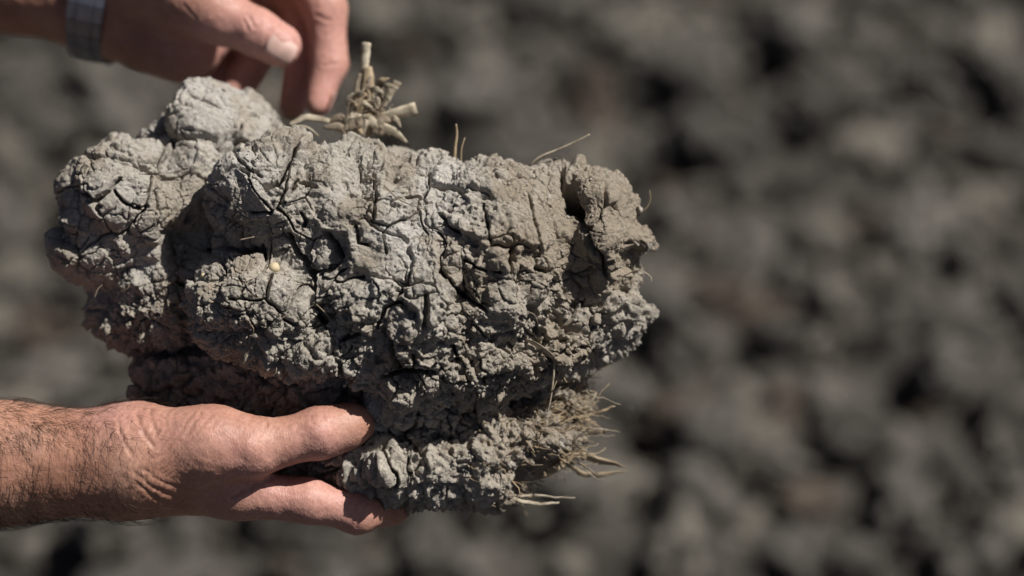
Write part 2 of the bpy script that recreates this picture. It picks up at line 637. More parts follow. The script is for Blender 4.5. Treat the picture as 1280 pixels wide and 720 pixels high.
for _ in range(3500):                                   # coarse scatter further out over the field
    a, dd = rr.uniform(0, 6.283), 2.0 + 14 * rr.random() ** 1.6
    x, y = dd * math.cos(a), 1.7 + dd * math.sin(a)
    if abs(x) < 1.6 and 0.5 < y < 3.7: continue
    r = rr.uniform(0.03, 0.08)
    add_low(x, y, r * .25, r, True)
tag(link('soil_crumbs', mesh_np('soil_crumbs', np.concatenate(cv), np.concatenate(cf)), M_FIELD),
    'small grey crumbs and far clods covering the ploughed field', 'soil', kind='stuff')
# ------------------------------------------------------------------ the held clod
CRACKS = [  # (width, depth, [(photo x, y) ...]) traced on the clod's face
 (3.4, 14, [(216,151),(208,173),(217,187)]), (2.2, 9, [(146,240),(153,250),(167,257),(183,259)]),
 (2.8, 10, [(114,243),(125,250),(139,240),(151,226)]), (2.2, 8, [(115,223),(117,207)]),
 (4.0, 13, [(108,196),(121,202),(146,191)]), (2.8, 9, [(172,198),(194,200),(208,191)]),
 (2.2, 9, [(299,160),(297,178),(292,189),(303,206),(314,214),(328,222)]), (2.4, 9, [(262,228),(265,244),(275,258)]),
 (1.8, 6, [(247,217),(256,221),(254,229)]), (2.2, 8, [(311,267),(339,266)]), (1.6, 6, [(331,167),(322,178)]),
 (5.5, 16, [(331,236),(350,225),(356,211),(371,181)]), (2.2, 8, [(375,222),(367,236),(358,247)]),
 (2.8, 9, [(378,226),(394,235)]), (3.2, 9, [(378,267),(383,278),(379,283)]),
 (3.4, 14, [(538,218),(538,232),(552,237),(574,240),(582,244)]), (2.8, 9, [(547,196),(549,207)]),
 (2.6, 10, [(466,273),(469,257),(472,243),(469,207)]), (2.1, 8, [(463,276),(483,284),(477,296),(483,318)]),
 (1.9, 7, [(483,284),(519,268),(523,251)]), (2.0, 7, [(521,262),(527,279),(536,296)]), (2.6, 9, [(508,248),(527,248),(538,236)]),
 (2.8, 9, [(447,284),(447,304),(461,307)]), (6, 15, [(408,290),(416,307),(422,322)]), (2.8, 9, [(552,271),(561,282),(574,290)]),
 (3.5, 16, [(702,205),(705,229)]), (6.5, 24, [(709,230),(714,250),(722,268)]), (4.2, 15, [(721,265),(730,286),(741,306),(752,319),(756,340)]),
 (1.9, 8, [(660,247),(665,272),(669,301),(676,322)]), (1.9, 7, [(604,254),(609,279),(613,304)]), (2.8, 9, [(635,315),(640,294)]),
 (3.6, 13, [(550,340),(572,362),(590,377),(608,387)]), (2.2, 8, [(579,326),(604,337),(626,340)]), (2.2, 8, [(651,333),(647,355)]),
 (3.6, 13, [(264,311),(295,309),(323,309),(331,316)]), (2.8, 12, [(287,372),(312,375),(334,372),(337,354),(340,340)]),
 (2.8, 12, [(334,375),(348,386),(353,398),(364,404)]), (3.6, 11, [(271,321),(276,337),(270,359)]),
 (5, 15, [(362,298),(376,321),(389,343),(401,362)]), (2.8, 10, [(294,290),(294,307)]), (4.5, 13, [(531,369),(531,406)]),
 (6, 16, [(489,427),(498,457)]), (5.5, 16, [(476,470),(516,464),(544,467)]), (3.6, 10, [(470,412),(479,387),(504,375)]),
 (2.3, 9, [(421,457),(434,473)]), (3.6, 11, [(571,442),(565,430)]), (4.5, 13, [(672,335),(690,340)]), (4, 12, [(648,390),(662,400)]),
 (4, 12, [(690,385),(700,395)]), (2.5, 8, [(400,345),(430,352),(455,345)]), (5, 13, [(425,425),(448,418)]), (3, 9, [(320,440),(350,446),(372,470)])]
DENTS = [(713,246,5.5,20,34), (448,222,26,34,20), (352,200,14,20,8), (420,318,16,26,14), (452,348,14,14,9), (560,300,14,22,7), (402,395,20,24,12),
         (690,290,40,60,6), (300,425,34,14,10), (226,302,26,34,34), (470,420,14,12,10), (575,370,16,12,8), (655,345,12,12,10), (512,470,34,10,12),
         (266,252,14,14,12), (250,180,20,8,10), (650,492,22,14,14)]
SMOOTH = [(690,275,52), (322,205,58), (272,145,62), (150,265,70), (766,265,52), (742,300,34), (700,300,40), (455,325,20), (215,235,50)]

def seg_dist(x, y, pts):
    best = np.full(len(x), 1e6)
    for (x0, y0), (x1, y1) in zip(pts[:-1], pts[1:]):
        dx, dy = x1 - x0, y1 - y0
        t = np.clip(((x - x0) * dx + (y - y0) * dy) / (dx * dx + dy * dy), 0, 1)
        best = np.minimum(best, np.hypot(x - x0 - t * dx, y - y0 - t * dy))
    return best

def clod_disp(P, N):
    px, py = back(P)
    smo = np.zeros(len(P))
    for (cx, cy, r) in SMOOTH:
        smo = np.maximum(smo, np.exp(-(((px - cx) / r) ** 2 + ((py - cy) / r) ** 2) ** 1.5))
    front = sstep(0.0, 0.35, -N[:, 1])
    smo *= front
    d = 14 * fbm(P / 70, 2, 4)
    fr = np.where(N[:, 1] < 0.55)[0]            # the far side keeps the coarse relief only
    Pf, sm, pyf = P[fr], smo[fr], py[fr]
    W = Pf + 13 * np.stack([fbm(Pf / 40 + 31 * k, 3, k) for k in range(3)], 1)
    F1, F2, ID, D = worley(W / 58, 5)
    m1 = sstep(-0.15, 0.3, vnoise(Pf / 45, 6))
    B1, B2, IB, DB = worley(W / 125 + 2.2, 3)
    e = (12 * (IB - .3) + 28 * tilt(IB, DB)) * sstep(0, .4, B2 - B1)
    e += (15 * (ID - 0.4) + 13 * tilt(ID, D)) * (1 - 0.6 * sm) * sstep(-.02, .14, F2 - F1) - 19 * m1 * np.exp(-((F2 - F1) / 0.02) ** 2)
    W2 = Pf + 6 * np.stack([fbm(Pf / 16 + 11 * k, 3, k + 20) for k in range(3)], 1)
    G1, G2, IG, DG = worley(W2 / 22, 9)
    crumb = np.clip(0.22 + 0.7 * sstep(320, 440, pyf) + 0.35 * sstep(600, 740, back(Pf)[0]) + 0.55 * vnoise(Pf / 45, 16), 0.1, 1.15) * (1 - 0.8 * sm)
    m2 = sstep(-0.3, 0.3, vnoise(Pf / 35, 17))
    e += (0.35 + 0.65 * crumb) * (8 * (IG - 0.4) + 7 * tilt(IG, DG) + 3 * (0.5 - G1)) * sstep(-.03, .2, G2 - G1) * (1 - 0.6 * sm) - (0.55 + .45 * crumb) * 10 * m2 * np.exp(-((G2 - G1) / 0.042) ** 2)
    H1, H2, IH, DH = worley((Pf + 2.5 * np.stack([vnoise(Pf / 6 + 7 * k, k + 24) for k in range(3)], 1)) / 9.5 + 4.4, 13)
    e += crumb * (6.0 * (0.5 - H1) + 6.0 * (IH - .5) * sstep(-.05, .25, H2 - H1))
    e -= 9 * crumb * sstep(0.4, 0.62, vnoise(Pf / 11, 26))
    e += 2.6 * fbm(Pf / 17, 3, 33, .5) * (1 - .4 * sm) + 2.5 * fbm(Pf / 5.2, 3, 30, 0.8) * (1 - 0.3 * sm)
    e += 1.5 * (0.5 - worley(Pf / 5.5, 44, True)[0]) * (1 - .4 * sm)
    d[fr] += e * sstep(0.52, 0.34, N[fr, 1])
    wob = 3.0 * fbm(P / 11, 2, 40)
    wob2 = 3.0 * fbm(P / 11 + 50, 2, 41)
    for (w, dep, pts) in CRACKS:
        bx = np.array(pts)
        near = (px > bx[:, 0].min() - 25) & (px < bx[:, 0].max() + 25) & (py > bx[:, 1].min() - 25) & (py < bx[:, 1].max() + 25) & (front > 0)
        if near.any():
            s = seg_dist(px[near] + wob[near], py[near] + wob2[near], pts)
            d[near] -= 1.7 * dep * np.exp(-(s / max(1.35, w * 0.62)) ** 4) * front[near]
            d[near] += 0.04 * dep * np.exp(-((s - w * 2.6) / (w * 1.6)) ** 2) * front[near]
    for (cx, cy, rx, ry, dep) in DENTS:
        d -= dep * front * np.exp(-(((px - cx + wob * 2) / rx) ** 2 + ((py - cy + wob2 * 2) / ry) ** 2) ** 2)
    # colour of the clay: salt-pale skins and browner earth
    pale = 0.3 * sstep(0.15, 0.6, fbm(P / 55 + 7, 3, 60))
    for (cx, cy, r, a) in ((500,290,50,1.0), (556,228,30,1.0), (560,320,45,.5), (170,230,80,.4), (270,140,70,.5), (320,215,60,.45), (425,420,24,.3), (180,330,24,.6)):
        pale += a * np.exp(-(((px - cx) / r) ** 2 + ((py - cy) / r) ** 2)) * (0.6 + 0.8 * np.clip(fbm(P / 14, 2, 61) + .3, 0, 1))
    brown = 0.55 * sstep(-0.05, 0.5, fbm(P / 48 + 70, 3, 64))
    for (cx, cy, r, a) in ((720,285,90,.85), (775,290,70,.6), (600,440,80,.25), (250,420,90,.3), (460,325,22,.7), (215,300,30,.3), (680,540,90,.5), (690,450,70,.2)):
        brown += a * np.exp(-(((px - cx) / r) ** 2 + ((py - cy) / r) ** 2))
    return d, np.clip(pale, 0, .95), np.clip(brown, 0, .8)

# lumps as (photo x, y, depth, radius x, radius y, radius depth)
CLOD_PARTS = {
 'soil_mass': (19, [(348,256,40,92,84,88), (322,380,12,82,76,76), (450,300,54,112,120,104), (520,380,32,124,98,98), (610,330,52,118,130,110),
               (672,310,82,84,102,92), (692,290,58,34,82,60), (530,250,70,60,62,80), (512,464,12,80,46,56), (600,455,44,90,58,76), (680,430,76,86,44,76),
               (410,440,24,80,38,58), (440,330,150,230,136,110), (700,330,130,70,88,80),
               # the pale lobe beyond the dark gully
               (160,242,100,78,68,80), (124,318,100,50,42,60), (142,285,104,58,50,64), (196,280,80,54,44,50), (165,380,138,48,56,60), (225,340,128,80,100,80), (240,240,124,70,60,70),
               # the brownish end beyond the gash
               (750,286,46,40,64,76), (738,248,56,24,34,60), (786,304,66,32,18,40), (762,268,80,32,34,54), (745,330,116,56,80,74), (716,268,74,40,62,62), (735,320,80,50,60,72)]),
 'back_lump': (20, [(268,190,176,68,74,76), (310,190,190,46,62,60), (225,210,180,40,54,60)]),
 'shaggy_lump': (18, [(736,394,96,58,50,72), (778,386,104,30,24,42), (716,424,104,52,36,62)]),
 'lower_layer': (24, [(300,484,176,136,72,104), (420,552,132,110,68,92), (500,584,88,92,40,78), (585,578,90,86,46,80), (640,540,108,76,56,80), (700,500,140,38,38,60), (590,608,100,58,20,60),
                     (540,504,118,130,66,90), (640,474,140,88,70,84), (400,480,130,120,60,90)]),
}
CLOD_NAMES = {'soil_mass': ('soil_mass', 'cracked grey main mass of the clod'), 'back_lump': ('soil_lump', 'pale rounded lump on top of the clod'),
  'shaggy_lump': ('soil_knob', 'crumbly knob at the blunt end of the clod'), 'lower_layer': ('root_layer', 'lower layer full of roots, shaded by the overhang')}
CLOD_BASE = at(430, 630, 130)
clod = thing('held_soil_clod', CLOD_BASE)
tag(clod, 'big cracked dry clod of grey clay held between two hands', 'soil clod')
clod_pts = {}
for key, (ks, E) in CLOD_PARTS.items():
    cs = [(at(x, y, dz), np.array((rx, rz, ry)) * (1 + dz * S / DIST)) for (x, y, dz, rx, ry, rz) in E]
    lo = np.min([c - r for c, r in cs], 0) - 12
    hi = np.max([c + r for c, r in cs], 0) + 12
    def sdf(P, cs=cs, ks=ks):
        d = ell(P, *cs[0])
        for c in cs[1:]:
            d = smin(d, ell(P, *c), ks)
        return d
    V, Q = surface_nets(sdf, lo, hi, 2.3 if key == 'soil_mass' else 3.2)
    me = subdiv(V, Q, key)
    P, N = co_of(me), no_of(me)
    d, pale, brown = clod_disp(P, N)
    P2 = P + N * d[:, None]
    me.vertices.foreach_set('co', ((P2 - CLOD_BASE) * S).astype(np.float32).ravel())
    set_attr(me, 'pale', pale)
    set_attr(me, 'brown', brown)
    me.update()
    o = link(CLOD_NAMES[key][0], me, M_CLOD, clod)
    o['label'] = CLOD_NAMES[key][1]
    clod_pts[key] = (P2, N)
# crumbs stuck on the clod
crumb_me = []
for k in range(8):
    V, Fc = ico(2)
    W = V * (1 + 2.0 * lump_disp(V, 1, 140 + k) + .25 * (RNG.random(len(V)) - .5))[:, None] * np.array(squashes[k % 6])
    me = mesh_np('crumb', W * S * 6, Fc)
    me.materials.append(M_CLOD)
    crumb_me.append(me)
rc = random.Random(3)
tiny_v, tiny_f, tn = [], [], 0
tV, tF = ico(1)
pools = []
for key, wgt in (('soil_mass', 3.4), ('back_lump', .3), ('shaggy_lump', .9), ('lower_layer', 1.6)):
    P, N = clod_pts[key]
    px, py = back(P)
    w = (N[:, 1] < 0.3) * (0.12 + sstep(330, 460, py) + (0.5 if key == 'shaggy_lump' else 0))
    pools.append((P, N, w / w.sum(), wgt))
tot = sum(p[3] for p in pools)
for (P, N, w, wgt) in pools:
    n = int(290 * wgt / tot)
    for i in RNG.choice(len(P), n, p=w):
        r = rc.uniform(4.5, 8.5) * (1 if rc.random() < .9 else 1.35)
        o = bpy.data.objects.new('crumb', rc.choice(crumb_me))
        COL.objects.link(o)
        o.parent = clod
        o.location = (P[i] - N[i] * r * .4 - CLOD_BASE) * S
        r /= 6
        o.scale = (r, r * rc.uniform(.75, 1.1), r * rc.uniform(.7, 1.1))
        o.rotation_euler = (rc.uniform(0, 6), rc.uniform(0, 6), rc.uniform(0, 6))
    for i in RNG.choice(len(P), int(7000 * wgt / tot), p=w):
        r = rc.uniform(0.9, 2.6)
        W = tV * r * (0.8 + 0.4 * RNG.random((len(tV), 1))) + P[i]
        tiny_v.append((W - CLOD_BASE) * S)
        tiny_f.append(tF + tn)
        tn += len(W)
tag(link('soil_grains', mesh_np('soil_grains', np.concatenate(tiny_v), np.concatenate(tiny_f)), M_CLOD, clod), kind='stuff')
# ------------------------------------------------------------------ straw, roots and husks stuck in the clod
def catmull(pts, n):
    pts = [np.array(p, float) for p in pts]
    pts = [2 * pts[0] - pts[1]] + pts + [2 * pts[-1] - pts[-2]]
    out = []
    for i in range(1, len(pts) - 2):
        p0, p1, p2, p3 = pts[i - 1:i + 3]
        for t in np.linspace(0, 1, n, endpoint=False):
            out.append(0.5 * (2 * p1 + (p2 - p0) * t + (2 * p0 - 5 * p1 + 4 * p2 - p3) * t * t + (3 * p1 - p0 - 3 * p2 + p3) * t ** 3))
    out.append(pts[-2])
    return np.array(out)

def tube(C, rad, sides=6, flat=1.0, flatdir=None):
    """C: centreline; rad: radius per point; flat: thickness ratio along flatdir"""
    V, Fq = [], []
    n = len(C)
    T = np.gradient(C, axis=0)
    T /= np.linalg.norm(T, axis=1)[:, None] + 1e-9
    ref = np.array(flatdir if flatdir is not None else (0.3, 0.9, 0.31), float)
    for i in range(n):
        a = np.cross(T[i], ref); a /= np.linalg.norm(a) + 1e-9
        b_ = np.cross(T[i], a)
        for k in range(sides):
            th = 2 * math.pi * k / sides
            V.append(C[i] + rad[i] * (math.cos(th) * a + math.sin(th) * flat * b_))
    for i in range(n - 1):
        for k in range(sides):
            k2 = (k + 1) % sides
            Fq.append((i * sides + k, i * sides + k2, (i + 1) * sides + k2, (i + 1) * sides + k))
    V = np.array(V)
    V = np.concatenate([V, C[:1], C[-1:]])
    tri = [(k, (k + 1) % sides, len(V) - 2, len(V) - 2) for k in range(sides)]
    tri += [((n - 1) * sides + (k + 1) % sides, (n - 1) * sides + k, len(V) - 1, len(V) - 1) for k in range(sides)]
    faces = [tuple(f) for f in Fq] + [(a, c, b_) for (a, b_, c, _) in tri]
    return V, faces

def fib(name, pts, r0, r1, mat, flat=1.0, flatdir=None, bulge=0.0, parent=clod, base=CLOD_BASE, sides=6, kink=0.0):
    C = catmull([at(*p) for p in pts], 6)
    n = len(C)
    if kink:
        C = C + kink * (RNG.random((n, 3)) - .5)
    t = np.linspace(0, 1, n)
    rad = r0 + (r1 - r0) * t
    if bulge:
        rad = rad + bulge * np.sin(math.pi * t) ** 0.8
    V, Fc = tube(C, rad, sides, flat, flatdir)
    me = bpy.data.meshes.new(name)
    me.from_pydata(((V - base) * S).tolist(), [], Fc)
    me.polygons.foreach_set('use_smooth', np.ones(len(me.polygons), bool))
    me.materials.append(mat)
    return link(name, me, None, parent)

# the stubble tuft on the top: cut stems, torn sheaths and leaf bits
st = fib('stalk', [(450,172,150),(455,130,145),(455,100,142),(456,76,141),(458,53,140)], 6.0, 6.6, M_HUSK, 0.7, kink=.9)
st['label'] = 'broken upright straw stalk on top of the clod'
fb = lambda nm, pts, r0, r1, mt, fl=.4, bl=0.0, k=.9: fib(nm, pts, r0, r1, mt, fl, (rc.uniform(-.3, .3), .9, rc.uniform(-.2, .3)), bl, kink=k)
for nm, pts, r0, r1, mt, fl in (
    ('sheath', [(451,168,138),(457,130,136),(460,100,135),(459,84,135)], 13, 6, M_STRAW, .35), ('sheath', [(449,135,134),(446,112,133),(450,92,134)], 5, 2.5, M_ROOT, .3),
    ('sheath', [(463,128,133),(461,108,132),(464,92,133)], 4, 2, M_ROOT, .3), ('straw_stub', [(478,134,128),(487,117,126),(497,101,125)], 5, 6.6, M_HUSK, .45),
    ('straw_stub', [(462,152,126),(490,144,121),(520,135,119)], 6.5, 8.6, M_HUSK, .45), ('husk', [(465,158,121),(488,162,118),(509,178,119)], 6, 1.5, M_HUSK, .2),
    ('husk', [(440,130,130),(454,117,128),(472,130,128)], 6, 2, M_HUSK, .15), ('husk', [(444,142,126),(462,133,123),(484,150,122)], 9, 3, M_STRAW, .2),
    ('husk', [(428,164,128),(442,147,122),(462,158,121)], 7, 4, M_HUSK, .25), ('husk', [(446,168,122),(458,150,118),(474,162,119)], 8, 5, M_HUSK, .25),
    ('husk', [(470,168,120),(476,150,118),(488,150,120)], 9, 3, M_ROOT, .25), ('husk', [(436,160,120),(448,156,116),(452,146,117)], 4, 2, M_ROOT, .3),
    ('husk', [(442,156,126),(426,147,126),(411,152,128)], 4.5, 2.5, M_ROOT, .3), ('husk', [(432,164,126),(420,158,125),(404,160,126)], 5, 2, M_ROOT, .3),
    ('husk', [(361,157,128),(382,147,126),(412,151,126)], 2, 3, M_HUSK, .2), ('husk', [(452,122,128),(458,108,127),(470,116,128)], 3, 1, M_ROOT, .2)):
    fb(nm, pts, r0, r1, mt, fl, 2.0 if 'husk' in nm else 0.0)
for k in range(22):                                   # papery torn flakes
    x, y = rc.uniform(436, 484), rc.uniform(104, 164)
    an = rc.uniform(-2.6, .4); L = rc.uniform(10, 26)
    fb('husk', [(x, y + 3, 126), (x + L * .5 * math.cos(an), y + L * .5 * math.sin(an), 117), (x + L * math.cos(an + .5), y + L * math.sin(an + .5), 113)], rc.uniform(1.5, 4), .5,
       rc.choice((M_HUSK, M_HUSK, M_STRAW, M_ROOT)), .07, rc.uniform(.5, 2.5), .8)
for k in range(16):
    x, y = rc.uniform(430, 490), rc.uniform(140, 168)
    an = rc.uniform(-2.9, -.2); L = rc.uniform(12, 34)
    fb('straw', [(x, y + 6, 124), (x + L * .5 * math.cos(an), y + L * .5 * math.sin(an), 120), (x + L * math.cos(an + .3), y + L * math.sin(an + .3), 118)], 1.3, .5, rc.choice((M_HUSK, M_STRAW, M_ROOT)), .6, 0, 2)
fib('straw', [(352,168,100),(372,158,100),(386,160,100),(398,170,102)], 1.6, 1.0, M_HUSK)
fib('straw', [(664,206,70),(676,196,64),(700,186,60),(722,176,56),(737,168,54)], 1.9, 1.1, M_HUSK)
fib('straw', [(568,204,74),(569,184,70),(571,168,69),(570,155,68)], 2.4, 1.4, M_STRAW)
fib('straw', [(576,204,74),(577,186,70),(581,172,70)], 1.2, .6, M_STRAW)
fib('root_hair', [(770,352,40),(785,342,30),(800,338,24),(813,346,22),(814,352,22)], 1.2, .6, M_HUSK)
fib('root_hair', [(752,338,30),(768,336,22),(782,343,20)], 1.0, .6, M_HUSK)
fib('root_hair', [(790,268,82),(806,262,80),(813,250,78),(812,238,78)], .6, .4, M_STRAW)
# blade and straws on the face near the lower right
fib('straw_blade', [(658,425,-2),(672,432,-6),(688,444,-6),(697,452,-2)], 2, 2, M_HUSK, .12, (0.5, .6, .6), 3.5)
fib('straw', [(694,448,0),(692,470,-2),(688,500,4),(684,515,8)], 1.7, .9, M_HUSK)
fib('straw', [(696,446,0),(704,470,2),(708,478,4)], 1.4, .8, M_STRAW)
fib('straw', [(690,446,0),(700,462,0),(690,490,0)], 1.2, .7, M_STRAW)
# roots on the lower left front of the main mass
for pts in ([(408,440,-20),(420,452,-24),(438,470,-20)], [(395,380,-40),(410,395,-40),(418,410,-36)], [(300,300,-52),(318,296,-52)],
            [(118,372,30),(122,362,28),(128,356,28)], [(480,232,-44),(500,250,-48),(530,262,-50)], [(430,440,-16),(446,452,-20),(460,470,-16)]):
    fib('root_hair', pts, 1.1, .6, M_ROOT)
# the shaggy roots and blades at the lower right
for pts, r0, r1, bl, mt in (
    ([(690,520,100),(712,518,95),(735,508,92),(746,490,90)], 3.5, 1.5, 2.5, M_HUSK), ([(700,526,110),(728,521,104),(748,516,100),(768,508,100)], 3, 1.2, 2, M_STRAW),
    ([(706,545,120),(735,540,118),(752,540,118),(762,538,118)], 3, 1, 4, M_ROOT), ([(690,555,120),(715,565,116),(745,575,116),(782,584,118)], 4, 1.5, 8, M_STRAW),
    ([(700,575,124),(725,590,122),(752,594,122),(785,588,122)], 3, 1, 4, M_STRAW), ([(640,600,90),(680,592,96),(705,578,100),(730,560,104)], 4, 2, 6, M_STRAW),
    ([(585,612,60),(620,618,64),(670,620,70),(720,622,76)], 2.4, 1.2, 1, M_HUSK), ([(600,614,60),(640,624,64),(672,630,68),(700,628,70)], 2.6, 2.0, 1.5, M_HUSK),
    ([(570,620,60),(610,612,60),(650,600,66),(690,570,80)], 2, 1, 2, M_STRAW), ([(735,470,110),(742,450,112),(755,436,112),(762,425,112)], 1.5, .8, 1, M_STRAW),
    ([(610,600,56),(635,580,58),(660,555,64),(690,545,70)], 3, 1.5, 3, M_HUSK), ([(650,560,60),(665,540,62),(676,522,66)], 2, 1.2, 2, M_STRAW)):
    fib('straw_blade', pts, r0 * .6, r1 * .5, mt, .1, (rc.uniform(-.4, .4), .8, rc.uniform(-.1, .6)), bl * .65, kink=2.4)
for k in range(90):
    x, y = rc.uniform(620, 735), rc.uniform(470, 605)
    if y > 640 - (x - 560) * .35: continue
    d0 = rc.uniform(62, 110)
    L = rc.uniform(22, 58)
    a = rc.uniform(-.9, .75)
    e = (x + L * math.cos(a), y + L * math.sin(a), d0 + rc.uniform(-12, 14))
    m_ = (x + L * .5 * math.cos(a) + rc.uniform(-5, 5), y + L * .5 * math.sin(a) + rc.uniform(-6, 6), d0 - 4)
    fib('root_hair', [(x, y, d0 + 10), m_, e], rc.uniform(.6, 1.5), .4, rc.choice((M_STRAW, M_ROOT, M_HUSK)), kink=3.5, sides=5)
for k in range(40):
    i = RNG.choice(len(clod_pts['soil_mass'][0]), p=pools[0][2])
    P = clod_pts['soil_mass'][0][i]
    if P[1] > 60: continue
    x, y = back(P[None]); x, y = float(x[0]), float(y[0])
    a = rc.uniform(0, 6.28); L = rc.uniform(8, 22)
    fib('root_hair', [(x, y, P[1] - 2), (x + L * .5 * math.cos(a), y + L * .5 * math.sin(a), P[1] - 5), (x + L * math.cos(a + .4), y + L * math.sin(a + .4), P[1] - 1)],
        .7, .35, rc.choice((M_STRAW, M_ROOT)), sides=4)
# fine root fibres matted into the lower layer: too many to count
fv, ff, fn_ = [], [], 0
P, N = clod_pts['lower_layer']
x_, y_ = back(P)
w_ = np.exp(-(((x_ - 690) / 60) ** 2 + ((y_ - 535) / 60) ** 2)) * (N[:, 1] < .5) + .05 * (x_ > 560) * (N[:, 1] < .2)
for i in RNG.choice(len(P), 520, p=w_ / w_.sum()):
    p, n = P[i].astype(float), N[i].astype(float)
    L = rc.uniform(6, 24)
    t = n * .5 + np.array((rc.uniform(.1, 1.0), rc.uniform(-.5, .3), rc.uniform(-.7, .45)))
    t /= np.linalg.norm(t)
    q1 = p + t * L * .5 + RNG.normal(0, 2.0, 3)
    q2 = p + t * L + RNG.normal(0, 4.0, 3)
    V_, F_ = tube(np.array([p - n * 3, q1, q2]), np.array((1.1, .8, .35)) * rc.uniform(.4, 1.2), 4)
    fv.append((V_ - CLOD_BASE) * S)
    ff += [tuple(k + fn_ for k in f) for f in F_]
    fn_ += len(V_)
me = bpy.data.meshes.new('root_fibres')
me.from_pydata(np.concatenate(fv).tolist(), [], ff)
tag(link('root_fibres', me, M_STRAW, clod), kind='stuff')
def stuck_pebble(px, py, r, mat):
    P, N = clod_pts['soil_mass']
    x, y = back(P)
    dd_ = np.hypot(x - px, y - py) + 30 * (N[:, 1] > -.1)
    c = np.where(dd_ < dd_.min() + 4)[0]
    p = P[c[np.argmin(P[c, 1])]]
    me = mesh_np('pebble', ico(2)[0] * (1 + .5 * lump_disp(ico(2)[0], 1, 201))[:, None] * r * S, ico(2)[1])
    me.materials.append(mat)
    o = link('pebble', me, None, clod)
    o.location = (p - CLOD_BASE) * S
    return o
stuck_pebble(342, 331, 8, M_PEB)['label'] = 'small yellowish pebble set in the clay'
stuck_pebble(250, 343, 3.2, M_PEB)
# ------------------------------------------------------------------ hands
def build_hand(name, cones, kmap, creases, pinks, base, label, step=3.0, extra=None, cut=None):
    cs = []
    for (a, b_, ra, rb, k) in cones:
        A, B = at(*a), at(*b_)
        cs.append((A, B, ra * (1 + a[2] * S / DIST), rb * (1 + b_[2] * S / DIST), k))
    lo = np.min([np.minimum(A - ra, B - rb) for A, B, ra, rb, k in cs], 0) - 10
    hi = np.max([np.maximum(A + ra, B + rb) for A, B, ra, rb, k in cs], 0) + 10
    def sdf(P):
        d = None
        for (A, B, ra, rb, k) in cs:
            e = rcone(P, A, B, ra, rb)
            d = e if d is None else smin(d, e, k)
        return d
    V, Q = surface_nets(sdf, lo, hi, step)
    me = subdiv(V, Q, name, 3)
    P, N = co_of(me), no_of(me)
    px, py = back(P)
    d = 1.6 * fbm(P / 38, 3, 81) + 0.5 * fbm(P / 9, 2, 83)
    cr = np.zeros(len(P))
    front = sstep(-0.2, 0.2, -N[:, 1])
    wob, wob2 = 1.5 * vnoise(P / 8, 90), 1.5 * vnoise(P / 8 + 40, 91)
    for (w, dep, pts) in creases:
        bx = np.array(pts)
        near = (px > bx[:, 0].min() - 15) & (px < bx[:, 0].max() + 15) & (py > bx[:, 1].min() - 15) & (py < bx[:, 1].max() + 15)
        if near.any():
            s = seg_dist(px[near] + wob[near], py[near] + wob2[near], pts)
            g = np.exp(-(s / w) ** 2) * front[near]
            dep *= 0.65
            d[near] += -dep * g + 0.3 * dep * np.exp(-((s - 2.2 * w) / (1.4 * w)) ** 2) * front[near]
            cr[near] = np.maximum(cr[near], g * min(1, dep / 3.5))
    if extra is not None:
        de, ce = extra(P, N, px, py)
        d += de
        cr = np.maximum(cr, ce)
    pk = np.zeros(len(P))
    for (cx, cy, r, a) in pinks:
        pk += a * np.exp(-(((px - cx) / r) ** 2 + ((py - cy) / r) ** 2))
    P2 = P + N * d[:, None]
    me.vertices.foreach_set('co', ((P2 - base) * S).astype(np.float32).ravel())
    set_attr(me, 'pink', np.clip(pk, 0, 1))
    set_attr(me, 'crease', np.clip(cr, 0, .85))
    me.update()
    root = thing(name, base)
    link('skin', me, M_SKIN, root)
    return root, P2, N

# lower hand: palm up under the clod, thumb along its front
HB = at(250, 640, 40)
lower = [
 ((-400,612,50),(0,580,20),104,72,30), ((0,580,20),(165,580,14),71,64,30),
 ((0,572,60),(160,572,60),62,50,30),
 # heel and palm
 ((165,580,14),(300,618,38),62,30,34), ((170,566,60),(320,596,88),58,28,34), ((150,552,122),(310,574,126),42,28,26), ((150,546,130),(290,556,166),42,26,26),
 # thenar and thumb
 ((180,568,2),(262,556,-14),56,46,30), ((262,556,-14),(316,559,-16),45,38,26), ((316,559,-16),(358,551,-10),35,28,14),
 ((358,551,-10),(399,541,-4),28,31.5,14), ((399,541,-4),(432,533,8),31.5,27,14), ((432,535,8),(446,531,14),27,23,14),
 # index finger under the clod
 ((290,616,20),(385,626,22),32,27,20), ((385,626,22),(446,641,34),26,25,14), ((446,641,34),(490,634,84),25,21,12), ((490,634,84),(520,612,130),20,17,10),
 # middle, ring and little finger
 ((318,596,88),(430,604,118),28,25,16), ((430,604,118),(500,592,176),25,19,10), ((308,574,126),(420,578,160),27,24,16), ((420,578,160),(490,566,214),24,18,10),
 ((290,556,166),(380,556,200),24,21,14), ((380,556,200),(440,546,240),21,16,10),
]
def lower_extra(P, N, px, py):
    # hundreds of fine skin folds fanning round the wrist and thumb root
    u = (px - 175) * 0.80 + (py - 540) * 0.60
    ph = u / 7.5 + 1.3 * vnoise(P / 30, 95)
    env = np.exp(-(((px - 195) / 62) ** 2 + ((py - 570) / 60) ** 2)) + .4 * np.exp(-(((px - 330) / 26) ** 2 + ((py - 535) / 30) ** 2))
    rid = np.sin(ph * 2 * np.pi)
    d = env * 0.38 * rid
    # bones: knuckle of the thumb
    d += 3.2 * np.exp(-(((px - 313) / 17) ** 2 + ((py - 562) / 17) ** 2)) * (N[:, 1] < 0)
    d += 2.4 * np.exp(-(((px - 399) / 14) ** 2 + ((py - 538) / 16) ** 2)) * (N[:, 1] < 0)
    return d, np.clip(-rid, 0, 1) * env * .22
